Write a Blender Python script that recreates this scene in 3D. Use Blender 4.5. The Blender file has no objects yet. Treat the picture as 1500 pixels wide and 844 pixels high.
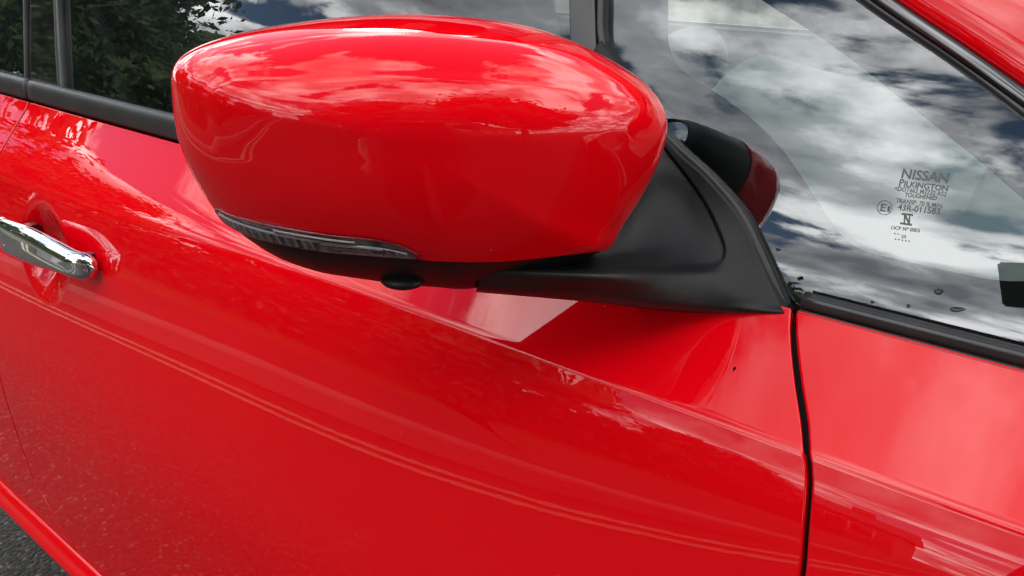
import bpy, bmesh, math, random
import numpy as np
from mathutils import Vector, Matrix
from math import radians as rad, sin, cos, pi
random.seed(7); np.random.seed(7)
scene = bpy.context.scene
COL = scene.collection

# ------------------------------------------------------------------ camera
YAW, PITCH, FPX = rad(38), rad(24), 1180.0      # focal length in pixels of the 1500 px wide photograph
_Fh = np.array([-sin(YAW), cos(YAW), 0.0]); _Z = np.array([0, 0, 1.0])
CF = _Fh*cos(PITCH) - _Z*sin(PITCH)
CR = np.array([cos(YAW), sin(YAW), 0.0]); CU = np.cross(CR, CF)
def ray(px, py): return CF + (px-750)/FPX*CR - (py-422)/FPX*CU
CAM = np.array([0, 0, .94]) - .50*ray(1155, 462)
cd = bpy.data.cameras.new('camera'); cam = bpy.data.objects.new('camera', cd); COL.objects.link(cam)
cd.sensor_width = 36; cd.lens = 36*FPX/1500; cd.clip_start = .005; cd.clip_end = 500
cam.location = CAM; cam.rotation_euler = Vector(CF).to_track_quat('-Z', 'Y').to_euler()
scene.camera = cam

# ------------------------------------------------------------------ sky, sun, exposure
SUN_EL, SUN_AZ = rad(25), rad(135)       # azimuth measured from +X towards +Y
world = bpy.data.worlds.new('World'); scene.world = world; world.use_nodes = True
nt = world.node_tree; nt.nodes.clear()
def N(t, typ, **kw):
    n = t.nodes.new(typ)
    for k, v in kw.items(): setattr(n, k, v)
    return n
def mathn(t, op, a, b=None, c=None):
    n = N(t, 'ShaderNodeMath', operation=op)
    for i, v in enumerate((a, b, c)):
        if v is None: continue
        if isinstance(v, (int, float)): n.inputs[i].default_value = v
        else: t.links.new(v, n.inputs[i])
    return n.outputs[0]
def ramp(t, src, stops, interp='LINEAR'):
    n = N(t, 'ShaderNodeValToRGB'); n.color_ramp.interpolation = interp
    e = n.color_ramp.elements
    while len(e) < len(stops): e.new(.5)
    for i, (p, c) in enumerate(stops):
        e[i].position = p
        e[i].color = (c, c, c, 1) if isinstance(c, (int, float)) else (*c, 1)
    t.links.new(src, n.inputs[0]); return n
def build_world():
    L = nt.links.new
    sky = N(nt, 'ShaderNodeTexSky', sky_type='NISHITA', sun_disc=False, sun_elevation=SUN_EL,
            sun_rotation=pi/2 - SUN_AZ, altitude=50, air_density=1.0, dust_density=.6, ozone_density=2.0)
    tc = N(nt, 'ShaderNodeTexCoord')
    sep = N(nt, 'ShaderNodeSeparateXYZ'); L(tc.outputs['Generated'], sep.inputs[0])
    z = mathn(nt, 'ADD', mathn(nt, 'MAXIMUM', sep.outputs[2], 0.0), .16)
    cx = mathn(nt, 'DIVIDE', sep.outputs[0], z); cy = mathn(nt, 'DIVIDE', sep.outputs[1], z)
    cmb = N(nt, 'ShaderNodeCombineXYZ'); L(cx, cmb.inputs[0]); L(cy, cmb.inputs[1]); cmb.inputs[2].default_value = CLOUD_SEED
    n1 = N(nt, 'ShaderNodeTexNoise'); n1.inputs['Scale'].default_value = 1.7; n1.inputs['Detail'].default_value = 9
    n1.inputs['Roughness'].default_value = .56; n1.inputs['Distortion'].default_value = .35
    L(cmb.outputs[0], n1.inputs['Vector'])
    n2 = N(nt, 'ShaderNodeTexNoise'); n2.inputs['Scale'].default_value = 2.6; n2.inputs['Detail'].default_value = 7
    n2.inputs['Roughness'].default_value = .55
    L(cmb.outputs[0], n2.inputs['Vector'])
    cover = ramp(nt, n1.outputs[0], [(.455, 0), (.512, 1)], 'EASE')
    shade = ramp(nt, n2.outputs[0], [(.36, (4.6, 4.8, 5.2)), (.48, (10, 10.1, 10.3)), (.61, (30, 29.8, 29.2))])
    mix = N(nt, 'ShaderNodeMixRGB'); L(cover.outputs[0], mix.inputs[0]); L(sky.outputs[0], mix.inputs[1]); L(shade.outputs[0], mix.inputs[2])
    bg = N(nt, 'ShaderNodeBackground'); bg.inputs[1].default_value = .15
    out = N(nt, 'ShaderNodeOutputWorld'); L(mix.outputs[0], bg.inputs[0]); L(bg.outputs[0], out.inputs[0])
CLOUD_SEED = 71*.73+.5
build_world()
sd = bpy.data.lights.new('sun', 'SUN'); sun = bpy.data.objects.new('sun', sd); COL.objects.link(sun)
sd.energy = 0.9; sd.angle = rad(12); sd.color = (1, .95, .88)
sdir = Vector((cos(SUN_EL)*cos(SUN_AZ), cos(SUN_EL)*sin(SUN_AZ), sin(SUN_EL)))
sun.rotation_euler = (-sdir).to_track_quat('-Z', 'Y').to_euler()
scene.view_settings.view_transform = 'Standard'; scene.view_settings.look = 'None'
scene.view_settings.exposure = 0.58; scene.view_settings.gamma = 1.0
scene.render.engine = 'CYCLES'
scene.cycles.max_bounces = 10; scene.cycles.transparent_max_bounces = 12

# ------------------------------------------------------------------ materials
def new_mat(name):
    m = bpy.data.materials.new(name); m.use_nodes = True
    return m, m.node_tree, m.node_tree.nodes['Principled BSDF']
def simple(name, col, rough=.5, metal=0, spec=.5, coat=0, bump=None, var=0.0, vscale=8):
    m, t, b = new_mat(name)
    b.inputs['Base Color'].default_value = (*col, 1); b.inputs['Roughness'].default_value = rough
    b.inputs['Metallic'].default_value = metal; b.inputs['Specular IOR Level'].default_value = spec
    b.inputs['Coat Weight'].default_value = coat
    tc = N(t, 'ShaderNodeTexCoord')
    if var:
        nz = N(t, 'ShaderNodeTexNoise'); nz.inputs['Scale'].default_value = vscale; nz.inputs['Detail'].default_value = 6
        t.links.new(tc.outputs['Object'], nz.inputs['Vector'])
        r = ramp(t, nz.outputs[0], [(.3, tuple(c*(1-var) for c in col)), (.7, tuple(min(1, c*(1+var)) for c in col))])
        t.links.new(r.outputs[0], b.inputs['Base Color'])
    if bump:
        s, st, dist = bump
        nz = N(t, 'ShaderNodeTexNoise'); nz.inputs['Scale'].default_value = s; nz.inputs['Detail'].default_value = 3
        t.links.new(tc.outputs['Object'], nz.inputs['Vector'])
        bp = N(t, 'ShaderNodeBump'); bp.inputs['Strength'].default_value = st; bp.inputs['Distance'].default_value = dist
        t.links.new(nz.outputs[0], bp.inputs['Height']); t.links.new(bp.outputs[0], b.inputs['Normal'])
    return m
def paint_mat():
    m, t, b = new_mat('red_car_paint')
    b.inputs['Base Color'].default_value = (.69, .0005, .005, 1)
    b.inputs['Roughness'].default_value = .5; b.inputs['Specular IOR Level'].default_value = .0
    b.inputs['Coat Weight'].default_value = 1.0; b.inputs['Coat IOR'].default_value = 1.44
    b.inputs['Coat Roughness'].default_value = .004
    tc = N(t, 'ShaderNodeTexCoord')
    # orange peel on the lacquer, dust specks in the colour
    nz = N(t, 'ShaderNodeTexNoise'); nz.inputs['Scale'].default_value = 110; nz.inputs['Detail'].default_value = 1.5
    t.links.new(tc.outputs['Object'], nz.inputs['Vector'])
    bp = N(t, 'ShaderNodeBump'); bp.inputs['Strength'].default_value = .009; bp.inputs['Distance'].default_value = .001
    t.links.new(nz.outputs[0], bp.inputs['Height']); t.links.new(bp.outputs[0], b.inputs['Coat Normal'])
    vz = N(t, 'ShaderNodeTexVoronoi'); vz.inputs['Scale'].default_value = 95
    t.links.new(tc.outputs['Object'], vz.inputs['Vector'])
    cs = N(t, 'ShaderNodeSeparateColor'); t.links.new(vz.outputs['Color'], cs.inputs[0])
    rare = mathn(t, 'GREATER_THAN', cs.outputs[0], .972)
    spot = mathn(t, 'LESS_THAN', vz.outputs['Distance'], .06)
    f = mathn(t, 'MULTIPLY', mathn(t, 'MULTIPLY', rare, spot), .55)
    mx = N(t, 'ShaderNodeMixRGB'); mx.inputs[1].default_value = (.69, .0005, .005, 1); mx.inputs[2].default_value = (.66, .16, .13, 1)
    t.links.new(f, mx.inputs[0]); t.links.new(mx.outputs[0], b.inputs['Base Color'])
    return m
def glass_mat(name, tint, refl_ior=1.9, rough=0.0):
    m = bpy.data.materials.new(name); m.use_nodes = True; t = m.node_tree; t.nodes.clear()
    tr = N(t, 'ShaderNodeBsdfTransparent'); tr.inputs[0].default_value = (*tint, 1)
    gl = N(t, 'ShaderNodeBsdfGlossy'); gl.inputs[0].default_value = (.95, .97, 1, 1); gl.inputs['Roughness'].default_value = rough
    fr = N(t, 'ShaderNodeFresnel'); fr.inputs[0].default_value = refl_ior
    mx = N(t, 'ShaderNodeMixShader'); t.links.new(fr.outputs[0], mx.inputs[0]); t.links.new(tr.outputs[0], mx.inputs[1]); t.links.new(gl.outputs[0], mx.inputs[2])
    o = N(t, 'ShaderNodeOutputMaterial'); t.links.new(mx.outputs[0], o.inputs[0])
    return m
def textured_black():
    m, t, b = new_mat('grained_black_plastic')
    b.inputs['Roughness'].default_value = .5; b.inputs['Specular IOR Level'].default_value = .25
    tc = N(t, 'ShaderNodeTexCoord')
    nz = N(t, 'ShaderNodeTexNoise'); nz.inputs['Scale'].default_value = 26; nz.inputs['Detail'].default_value = 7; nz.inputs['Roughness'].default_value = .65
    t.links.new(tc.outputs['Object'], nz.inputs['Vector'])
    r = ramp(t, nz.outputs[0], [(.35, (.0095, .0093, .0095)), (.60, (.015, .0144, .0142)), (.76, (.033, .030, .027))])
    t.links.new(r.outputs[0], b.inputs['Base Color'])
    r2 = ramp(t, nz.outputs[0], [(.3, .34), (.7, .5)]); t.links.new(r2.outputs[0], b.inputs['Roughness'])
    v = N(t, 'ShaderNodeTexVoronoi'); v.inputs['Scale'].default_value = 1400; t.links.new(tc.outputs['Object'], v.inputs['Vector'])
    bp = N(t, 'ShaderNodeBump'); bp.inputs['Strength'].default_value = .35; bp.inputs['Distance'].default_value = .0003
    t.links.new(v.outputs['Distance'], bp.inputs['Height']); t.links.new(bp.outputs[0], b.inputs['Normal'])
    return m
def asphalt_mat():
    m, t, b = new_mat('asphalt')
    tc = N(t, 'ShaderNodeTexCoord')
    v = N(t, 'ShaderNodeTexVoronoi'); v.inputs['Scale'].default_value = 130; t.links.new(tc.outputs['Object'], v.inputs['Vector'])
    cs = N(t, 'ShaderNodeSeparateColor'); t.links.new(v.outputs['Color'], cs.inputs[0])
    r = ramp(t, cs.outputs[0], [(0, (.012, .011, .0095)), (.6, (.025, .0225, .019)), (.92, (.050, .045, .038)), (1, (.17, .155, .13))])
    nz = N(t, 'ShaderNodeTexNoise'); nz.inputs['Scale'].default_value = 2.2; nz.inputs['Detail'].default_value = 8
    t.links.new(tc.outputs['Object'], nz.inputs['Vector'])
    r2 = ramp(t, nz.outputs[0], [(.3, (.75, .75, .75)), (.7, (1.25, 1.22, 1.18))])
    mx = N(t, 'ShaderNodeMixRGB', blend_type='MULTIPLY'); mx.inputs[0].default_value = 1
    t.links.new(r.outputs[0], mx.inputs[1]); t.links.new(r2.outputs[0], mx.inputs[2]); t.links.new(mx.outputs[0], b.inputs['Base Color'])
    b.inputs['Roughness'].default_value = .85
    bp = N(t, 'ShaderNodeBump'); bp.inputs['Strength'].default_value = .9; bp.inputs['Distance'].default_value = .006
    t.links.new(v.outputs['Distance'], bp.inputs['Height']); bp.invert = True; t.links.new(bp.outputs[0], b.inputs['Normal'])
    return m
M = dict(
    paint=paint_mat(), black=textured_black(), asphalt=asphalt_mat(),
    rubber=simple('black_rubber', (.022, .021, .021), .45, bump=(400, .15, .0004), var=.25, vscale=30),
    trim=simple('satin_black_trim', (.030, .029, .029), .30, var=.2, vscale=25),
    gloss_black=simple('gloss_black', (.008, .008, .009), .06, coat=1),
    under=simple('matt_black_housing', (.008, .0075, .0075), .45, spec=.3, bump=(700, .2, .0003)),
    seam=simple('seam_black', (.004, .004, .004), .8, spec=.1),
    chrome=simple('chrome', (.86, .87, .88), .035, 1, bump=(60, .02, .001)),
    reflector=simple('lamp_reflector', (.92, .92, .93), .3, 0),
    lampdark=simple('lamp_dark_bezel', (.30, .30, .31), .35, .2, var=.8, vscale=150),
    frit=simple('black_ceramic_frit', (.012, .011, .012), .5, spec=.1),
    glass=glass_mat('clear_green_glass', (.80, .90, .87), 1.95),
    sideglass=glass_mat('tinted_side_glass', (.36, .43, .40), 1.75),
    lens=glass_mat('clear_lamp_lens', (.93, .94, .95), 1.5),
    grey=simple('grey_upholstery', (.10, .105, .11), .8, bump=(300, .4, .001)),
    dash=simple('dashboard_plastic', (.44, .50, .49), .6, bump=(500, .3, .0005)),
    print=simple('grey_print', (.12, .125, .123), .6, spec=.2),
    yellow=simple('yellow_road_paint', (.40, .34, .22), .7, var=.15, vscale=6),
    kerb=simple('kerb_concrete', (.20, .195, .18), .9, var=.2, vscale=5), paving=simple('paving', (.036, .034, .031), .9, var=.25, vscale=4),
    mirror=simple('mirror_glass', (.9, .9, .9), .0, 1),
    water=glass_mat('water', (.55, .55, .56), 1.33),
    bark=simple('bark', (.07, .055, .04), .9, var=.4, vscale=6),
    brick=simple('brick_wall', (.26, .12, .085), .85, var=.25, vscale=3),
    render=simple('pale_render', (.46, .44, .40), .9, var=.1, vscale=1),
    roof=simple('slate_roof', (.06, .062, .07), .7, var=.3, vscale=4),
    white=simple('white_frame', (.75, .75, .74), .4),
    win=simple('window_glass', (.02, .025, .03), .05, spec=.8),
    galv=simple('galvanised_steel', (.52, .54, .55), .4, .9, var=.1),
    cladding=simple('ribbed_cladding', (.34, .33, .28), .6, var=.08),
    grass=simple('verge_grass', (.05, .085, .025), .9, var=.4, vscale=9),
    cloth=simple('dark_blue_cloth', (.020, .022, .030), .9, var=.3, vscale=20),
    denim=simple('denim', (.045, .06, .11), .9, var=.3, vscale=30),
    skin=simple('skin', (.45, .27, .2), .5), hair=simple('brown_hair', (.03, .02, .013), .6),
    phone=simple('phone_black', (.01, .01, .012), .15, coat=.5),
)
def leaf_mat(name, a, b_):
    m, t, b = new_mat(name)
    oi = N(t, 'ShaderNodeNewGeometry')
    r = ramp(t, oi.outputs['Random Per Island'], [(0, a), (1, b_)])
    t.links.new(r.outputs[0], b.inputs['Base Color']); b.inputs['Roughness'].default_value = .6
    return m
M['leaf'] = leaf_mat('dark_leaves', (.028, .05, .014), (.085, .125, .035))
M['leaf2'] = leaf_mat('light_leaves', (.05, .08, .02), (.12, .17, .045))

# ------------------------------------------------------------------ object helpers
def link(o, parent=None, label=None, cat=None, group=None, kind=None):
    COL.objects.link(o)
    if parent is not None:
        o.parent = parent
        if parent.type == 'EMPTY': o.matrix_parent_inverse = Matrix.Translation(-parent.location)
    for k, v in (('label', label), ('category', cat), ('group', group), ('kind', kind)):
        if v: o[k] = v
    return o
def empty(name, loc=(0, 0, 0), **kw):
    o = bpy.data.objects.new(name, None); o.location = loc; o.empty_display_size = .05
    return link(o, **kw)
def meshobj(name, V, F, mat, parent=None, normals=None, smooth=True, **kw):
    me = bpy.data.meshes.new(name)
    me.from_pydata([tuple(map(float, v)) for v in V], [], [tuple(map(int, f)) for f in F])
    me.polygons.foreach_set('use_smooth', [smooth]*len(me.polygons))
    if mat is not None: me.materials.append(mat)
    me.update()
    if normals is not None:
        me.normals_split_custom_set_from_vertices([tuple(map(float, n)) for n in normals])
    return link(bpy.data.objects.new(name, me), parent, **kw)
def unit(a):
    a = np.asarray(a, float); return a/np.maximum(np.linalg.norm(a, axis=-1, keepdims=True), 1e-12)
def smooth_curve(pts, n=60, closed=False):
    """Catmull-Rom through the points, resampled evenly"""
    P = np.asarray(pts, float); k = len(P); out = []
    segs = k if closed else k-1
    for i in range(segs):
        p0, p1, p2, p3 = (P[(i+j) % k] if closed else P[min(max(i+j, 0), k-1)] for j in (-1, 0, 1, 2))
        for s in np.linspace(0, 1, 16, endpoint=False):
            out.append(.5*((2*p1)+(-p0+p2)*s+(2*p0-5*p1+4*p2-p3)*s*s+(-p0+3*p1-3*p2+p3)*s**3))
    out.append(out[0] if closed else P[-1]); out = np.array(out)
    d = np.r_[0, np.cumsum(np.linalg.norm(np.diff(out, axis=0), axis=1))]
    q = np.linspace(0, d[-1], n+1 if closed else n)
    r = np.stack([np.interp(q, d, out[:, j]) for j in range(out.shape[1])], 1)
    return r[:-1] if closed else r
def poly_sd(P, poly, closed=True):
    """signed distance (positive inside) of 2-D points to a polygon"""
    P = np.asarray(P, float); A = np.asarray(poly, float); B = np.roll(A, -1, 0)
    best = np.full(len(P), 1e9); inside = np.zeros(len(P), bool)
    for a, b in zip(A, B):
        ab = b-a; L = ab@ab
        if L < 1e-18: continue
        t = np.clip(((P-a)@ab)/L, 0, 1)
        best = np.minimum(best, np.linalg.norm(P-(a+t[:, None]*ab), axis=1))
        c = (a[1] > P[:, 1]) != (b[1] > P[:, 1])
        with np.errstate(divide='ignore', invalid='ignore'):
            xi = a[0]+(P[:, 1]-a[1])/(b[1]-a[1])*(b[0]-a[0])
        inside ^= c & (P[:, 0] < xi)
    return np.where(inside, best, -best)
def clip(V, T, G):
    """keep the G>0 side of a triangle mesh; V rows are interpolated along cut edges"""
    G = np.where(np.abs(G) < 1e-7, 1e-7, G); pos = G > 0
    cnt = pos[T].sum(1); out = [T[cnt == 3]]; newV = []; cache = {}; n0 = len(V); extra = []
    def cut(i, j):
        k = (min(i, j), max(i, j))
        if k not in cache:
            s = G[i]/(G[i]-G[j]); newV.append(V[i]+s*(V[j]-V[i])); cache[k] = n0+len(newV)-1
        return cache[k]
    for t in T[(cnt == 1) | (cnt == 2)]:
        t = list(t); p = [pos[i] for i in t]
        if sum(p) == 1:
            k = p.index(True); a, b, c = t[k], t[(k+1) % 3], t[(k+2) % 3]
            extra.append((a, cut(a, b), cut(a, c)))
        else:
            k = p.index(False); a, b, c = t[k], t[(k+1) % 3], t[(k+2) % 3]
            ab, ac = cut(a, b), cut(a, c)
            extra += [(ab, b, c), (ab, c, ac)]
    V2 = np.vstack([V, np.array(newV)]) if newV else V
    T2 = np.vstack([out[0], np.array(extra, int).reshape(-1, 3)])
    used = np.unique(T2); remap = np.full(len(V2), -1); remap[used] = np.arange(len(used))
    return V2[used], remap[T2]
def boundary(T):
    from collections import Counter
    E = {}
    for t in T:
        for a, b in ((t[0], t[1]), (t[1], t[2]), (t[2], t[0])):
            k = (min(a, b), max(a, b)); E[k] = None if k in E else (a, b)
    return [e for e in E.values() if e]
def with_rim(V, Nn, T, radius=.0015, depth=.012, steps=3):
    """turn every open edge of a panel over with a small radius and run it inwards"""
    be = boundary(T); nxt = {}
    acc = {}
    for a, b in be:
        e = V[b]-V[a]; n = Nn[a]+Nn[b]; o = unit(np.cross(e, n))
        for k in (a, b): acc[k] = acc.get(k, 0)+o*np.linalg.norm(e)
    ids = list(acc); O = {k: unit(acc[k]) for k in ids}
    Vs = [V]; Ns = [Nn]; rows = [{k: k for k in ids}]; base = len(V)
    prof = [(radius*sin(a), radius*(1-cos(a)), a) for a in np.linspace(0, pi/2, steps+1)[1:]]+[(radius, radius+depth, pi/2)]
    for dx, dz, a in prof:
        Vs.append(np.array([V[k]+O[k]*dx-Nn[k]*dz for k in ids])); Ns.append(np.array([unit(Nn[k]*cos(a)+O[k]*sin(a)) for k in ids]))
        rows.append({k: base+i for i, k in enumerate(ids)}); base += len(ids)
    F = [tuple(t) for t in T]
    for r0, r1 in zip(rows[:-1], rows[1:]):
        for a, b in be: F.append((r0[b], r0[a], r1[a], r1[b]))
    return np.vstack(Vs), np.vstack(Ns), F
def grid_tris(nx, nz):
    i = np.arange(nx*nz).reshape(nz, nx); a, b, c, d = i[:-1, :-1].ravel(), i[:-1, 1:].ravel(), i[1:, 1:].ravel(), i[1:, :-1].ravel()
    return np.vstack([np.stack([a, b, c], 1), np.stack([a, c, d], 1)])
def panel(name, f, xs, zs, clips, mat, parent, rim=(.0015, .012), off=0.0, **kw):
    """a body panel: the surface Y=f(X,Z), trimmed by signed-distance functions of (X,Z)"""
    X, Z = np.meshgrid(xs, zs); X, Z = X.ravel(), Z.ravel()
    V = np.stack([X, np.zeros_like(X), Z], 1); T = grid_tris(len(xs), len(zs))
    for g in clips: V, T = clip(V, T, g(V[:, 0], V[:, 2]))
    X, Z = V[:, 0], V[:, 2]; h = 4e-4
    Y = f(X, Z); fx = (f(X+h, Z)-f(X-h, Z))/(2*h); fz = (f(X, Z+h)-f(X, Z-h))/(2*h)
    Nn = unit(np.stack([fx, -np.ones_like(fx), fz], 1)); V = np.stack([X, Y, Z], 1)+off*Nn
    if rim: V, Nn, F = with_rim(V, Nn, T, *rim)
    else: F = T
    return meshobj(name, V, F, mat, parent, Nn, **kw)
def sweep(name, path, prof, mat, parent, ups, closed_prof=True, caps=True, scale=None, **kw):
    """profile (list of (side, up)) carried along a path; ups gives the up vector at each point"""
    P = np.asarray(path, float); Tn = unit(np.gradient(P, axis=0)); Up = np.asarray(ups, float)
    if Up.ndim == 1: Up = np.tile(Up, (len(P), 1))
    S = unit(np.cross(Tn, Up)); Up = unit(np.cross(S, Tn)); k = len(prof); V = []; F = []
    for i in range(len(P)):
        s = 1 if scale is None else scale[i]
        for a, b in prof: V.append(P[i]+S[i]*a*s+Up[i]*b*s)
    for i in range(len(P)-1):
        for j in range(k if closed_prof else k-1):
            a, b = i*k+j, i*k+(j+1) % k; F.append((a, b, b+k, a+k))
    if caps and closed_prof: F += [tuple(range(k))[::-1], tuple(range((len(P)-1)*k, len(P)*k))]
    o = meshobj(name, V, F, mat, parent, **kw)
    return o
def round_prof(w, h, r, n=4, lift=0):
    out = []
    for cx, cy, a0 in ((w/2-r, h/2-r, 0), (-w/2+r, h/2-r, 90), (-w/2+r, -h/2+r, 180), (w/2-r, -h/2+r, 270)):
        for a in np.linspace(a0, a0+90, n): out.append((cx+r*cos(rad(a)), cy+r*sin(rad(a))+lift))
    return out
def recalc(o):
    bm = bmesh.new(); bm.from_mesh(o.data); bmesh.ops.recalc_face_normals(bm, faces=bm.faces); bm.to_mesh(o.data); bm.free(); return o

# ------------------------------------------------------------------ the car's side as a surface Y = body(X, Z); outwards is -Y
def sm(a, b, x): t = np.clip((x-a)/(b-a), 0, 1); return t*t*(3-2*t)
FZ = np.linspace(.2, 1.0, 24001)
_m = .25*sm(.50, .78, FZ)+.24*np.exp(-np.maximum(.8815-FZ, 0)/.02)          # outward slope of the flank against height
FO = np.concatenate([[0], np.cumsum((_m[1:]+_m[:-1])/2*np.diff(FZ))]); FO = .0715-(FO-np.interp(.8815, FZ, FO))
def z_crease(X): return .8815+0*X
def body(X, Z, recess=True):
    X = np.asarray(X, float); Z = np.asarray(Z, float)
    zc = z_crease(X)
    belt = .945
    os_ = .002+(belt-Z)*1.08+ .25*np.maximum(belt-Z, 0)**2/.1          # shoulder, faces the sky
    d = zc-Z
    od = np.interp(Z, FZ, FO)                                             # flank below the crease, keeps swelling towards the sill
    eps = .0011+.012*sm(-.25, -.95, X)
    k = np.clip(.5+.5*(od-os_)/(eps*2), 0, 1)
    o = od*(1-k)+os_*k-eps*2*k*(1-k)
    o = o-.010*(X+.35)**2                                                 # plan curvature
    if recess:
        u, v = (X-HX)/.068, (Z-HZ)/.061
        r2 = u*u+v*v+.25*u*v
        o = o-.024*sm(1.0, .12, np.sqrt(r2))
    return -o
HX, HZ = -.864, .803
def glassf(X, Z):
    z = np.asarray(Z)-.93
    return .012+.30*z+.55*z*z+.03*(np.asarray(X)+.3)**2-.0009
def hit(px, py, f, t0=.2, t1=3.0):
    d = ray(px, py); ts = np.linspace(t0, t1, 1400); P = CAM+ts[:, None]*d
    g = P[:, 1]-f(P[:, 0], P[:, 2]); k = np.where((g[:-1] < 0) & (g[1:] >= 0))[0]
    if len(k) == 0: return P[np.argmin(abs(g))]
    k = k[0]; s = g[k]/(g[k]-g[k+1]); return P[k]+s*(P[k+1]-P[k])
flat_body = lambda X, Z: body(X, Z, False)
def trace(pts, f): return np.array([hit(x, y, f) for x, y in pts])
def xz(P): return np.asarray(P)[:, [0, 2]]
def lin(a, b, n): return np.linspace(a, b, n)
def dense(segs):
    out = [np.linspace(a, b, n, endpoint=False) for a, b, n in segs]; return np.concatenate(out+[[segs[-1][1]]])

# ------------------------------------------------------------------ ground
def sheet(name, x0, x1, y0, y1, z, mat, **kw):
    return meshobj(name, [(x0, y0, z), (x1, y0, z), (x1, y1, z), (x0, y1, z)], [(0, 1, 2, 3)], mat, smooth=False, **kw)
sheet('road', -120, 120, -120, 120, 0, M['asphalt'], label='worn grey asphalt road surface beneath the red car', kind='structure')
KERB = smooth_curve([(-16, .35), (-9, -.35), (-6.5, -.95), (-4.4, -1.53), (-3.37, -1.92), (-2.34, -2.22), (-1.65, -2.60), (-1.21, -3.10), (-.80, -4.2), (-.45, -7), (-.2, -12), (0, -20)], 240)
_kt = unit(np.gradient(KERB, axis=0)); KN = np.stack([_kt[:, 1], -_kt[:, 0]], 1)          # points away from the car
if KN[60]@np.array([0, -1.0]) < 0: KN = -KN
def strip_along(name, d0, d1, z, mat, rough=0.0, close=None, **kw):
    V = []; F = []
    for i, (p, n) in enumerate(zip(KERB, KN)):
        j = rough*np.random.randn(2); a, b = p+n*(d0+j[0]), p+n*(d1+j[1])
        V += [(a[0], a[1], z), (b[0], b[1], z)]
        if i: F.append((2*i-2, 2*i, 2*i+1, 2*i-1))
    return meshobj(name, V, F, mat, smooth=False, **kw)
strip_along('road_marking', -.035, .025, .004, M['yellow'], 0, label='yellow no-parking line reflected in the door, the one nearer the car', kind='structure')
strip_along('road_marking', .095, .155, .004, M['yellow'], 0, label='yellow no-parking line reflected in the door, the one farther from the car', kind='structure')
def raised(name, d0, d1, z, mat, **kw):
    V = []; F = []
    for i, (p, n) in enumerate(zip(KERB, KN)):
        for d, zz in ((d0, 0), (d0, z-.015), (d0+.015, z), (d1, z), (d1, 0)): q = p+n*d; V.append((q[0], q[1], zz))
        if i:
            for k in range(4): F.append((5*i-5+k, 5*i+k, 5*i+k+1, 5*i-4+k))
    return recalc(meshobj(name, V, F, mat, smooth=False, **kw))
raised('kerb', .42, .55, .115, M['kerb'], label='pale concrete kerb behind the double yellow lines', kind='structure')
raised('pavement', .552, 1.5, .111, M['paving'], label='grey pavement behind the kerb', kind='structure')
raised('verge', 1.502, 5.0, .107, M['grass'], label='dark grass verge behind the pavement', kind='structure')

# ------------------------------------------------------------------ the car
car = empty('car', (-.4, .5, 0), label='glossy red hatchback seen close at its driver side', cat='car')
# seams between the panels, as X of Z
front_gap = smooth_curve([(.000, .960), (.003, .945), (.010, .932), (.022, .916), (.038, .897), (.047, .880), (.053, .851), (.057, .825), (.060, .78), (.061, .70), (.050, .55), (.02, .40), (.0, .30)], 80)
rear_gap = smooth_curve([(-1.058, .955), (-1.046, .940), (-1.030, .905), (-1.027, .88), (-1.036, .80), (-1.036, .72), (-1.027, .65), (-1.022, .56), (-1.006, .44), (-.965, .385), (-.932, .345), (-.90, .30)], 80)
def gap_x(curve, Z):
    c = curve[np.argsort(curve[:, 1])]; return np.interp(Z, c[:, 1], c[:, 0])
def slope_norm(curve, Z):
    h = .004; s = (gap_x(curve, Z+h)-gap_x(curve, Z-h))/(2*h); return np.sqrt(1+s*s)
FG, RG = .0028, .0030
g_front = lambda X, Z: (gap_x(front_gap, Z)-X)/slope_norm(front_gap, Z)
g_rear = lambda X, Z: (X-gap_x(rear_gap, Z))/slope_norm(rear_gap, Z)
SILL_Z = .3400
top = lambda X, Z: .9445-Z
low = lambda X, Z: Z-SILL_Z
zs = dense([(.28, .70, 90), (.70, .865, 90), (.865, .895, 40), (.895, .955, 40)])
door = panel('front_door', body, dense([(-1.14, -.98, 70), (-.98, -.78, 130), (-.78, .07, 330)]), zs,
             [lambda X, Z: g_front(X, Z)-FG, lambda X, Z: g_rear(X, Z)-RG, top, low], M['paint'], car, rim=(.0014, .014))
rdoor = panel('rear_door', flat_body, lin(-1.9, -.90, 200), zs, [lambda X, Z: -g_rear(X, Z)-RG, top, low], M['paint'], car, rim=(.0014, .014))
fender = panel('front_fender', flat_body, dense([(-.02, .25, 120), (.25, 1.3, 110)]), zs, [lambda X, Z: -g_front(X, Z)-FG, top, low], M['paint'], car, rim=(.0016, .014))
# dark seal seen at the bottom of the seams
def seal_strip(name, curve, parent, dep=.0135):
    V = []; F = []
    for i, (x, z) in enumerate([q for q in curve if SILL_Z+.004 < q[1] < .942]):
        y = float(flat_body(x, z))+dep
        V += [(x-.008, y, z), (x+.008, y, z)]
        if i: F.append((2*i-2, 2*i-1, 2*i+1, 2*i))
    return meshobj(name, V, F, M['seam'], parent)
seal_strip('door_seal', front_gap, door, .006); seal_strip('door_seal', rear_gap, rdoor, .0022)

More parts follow.
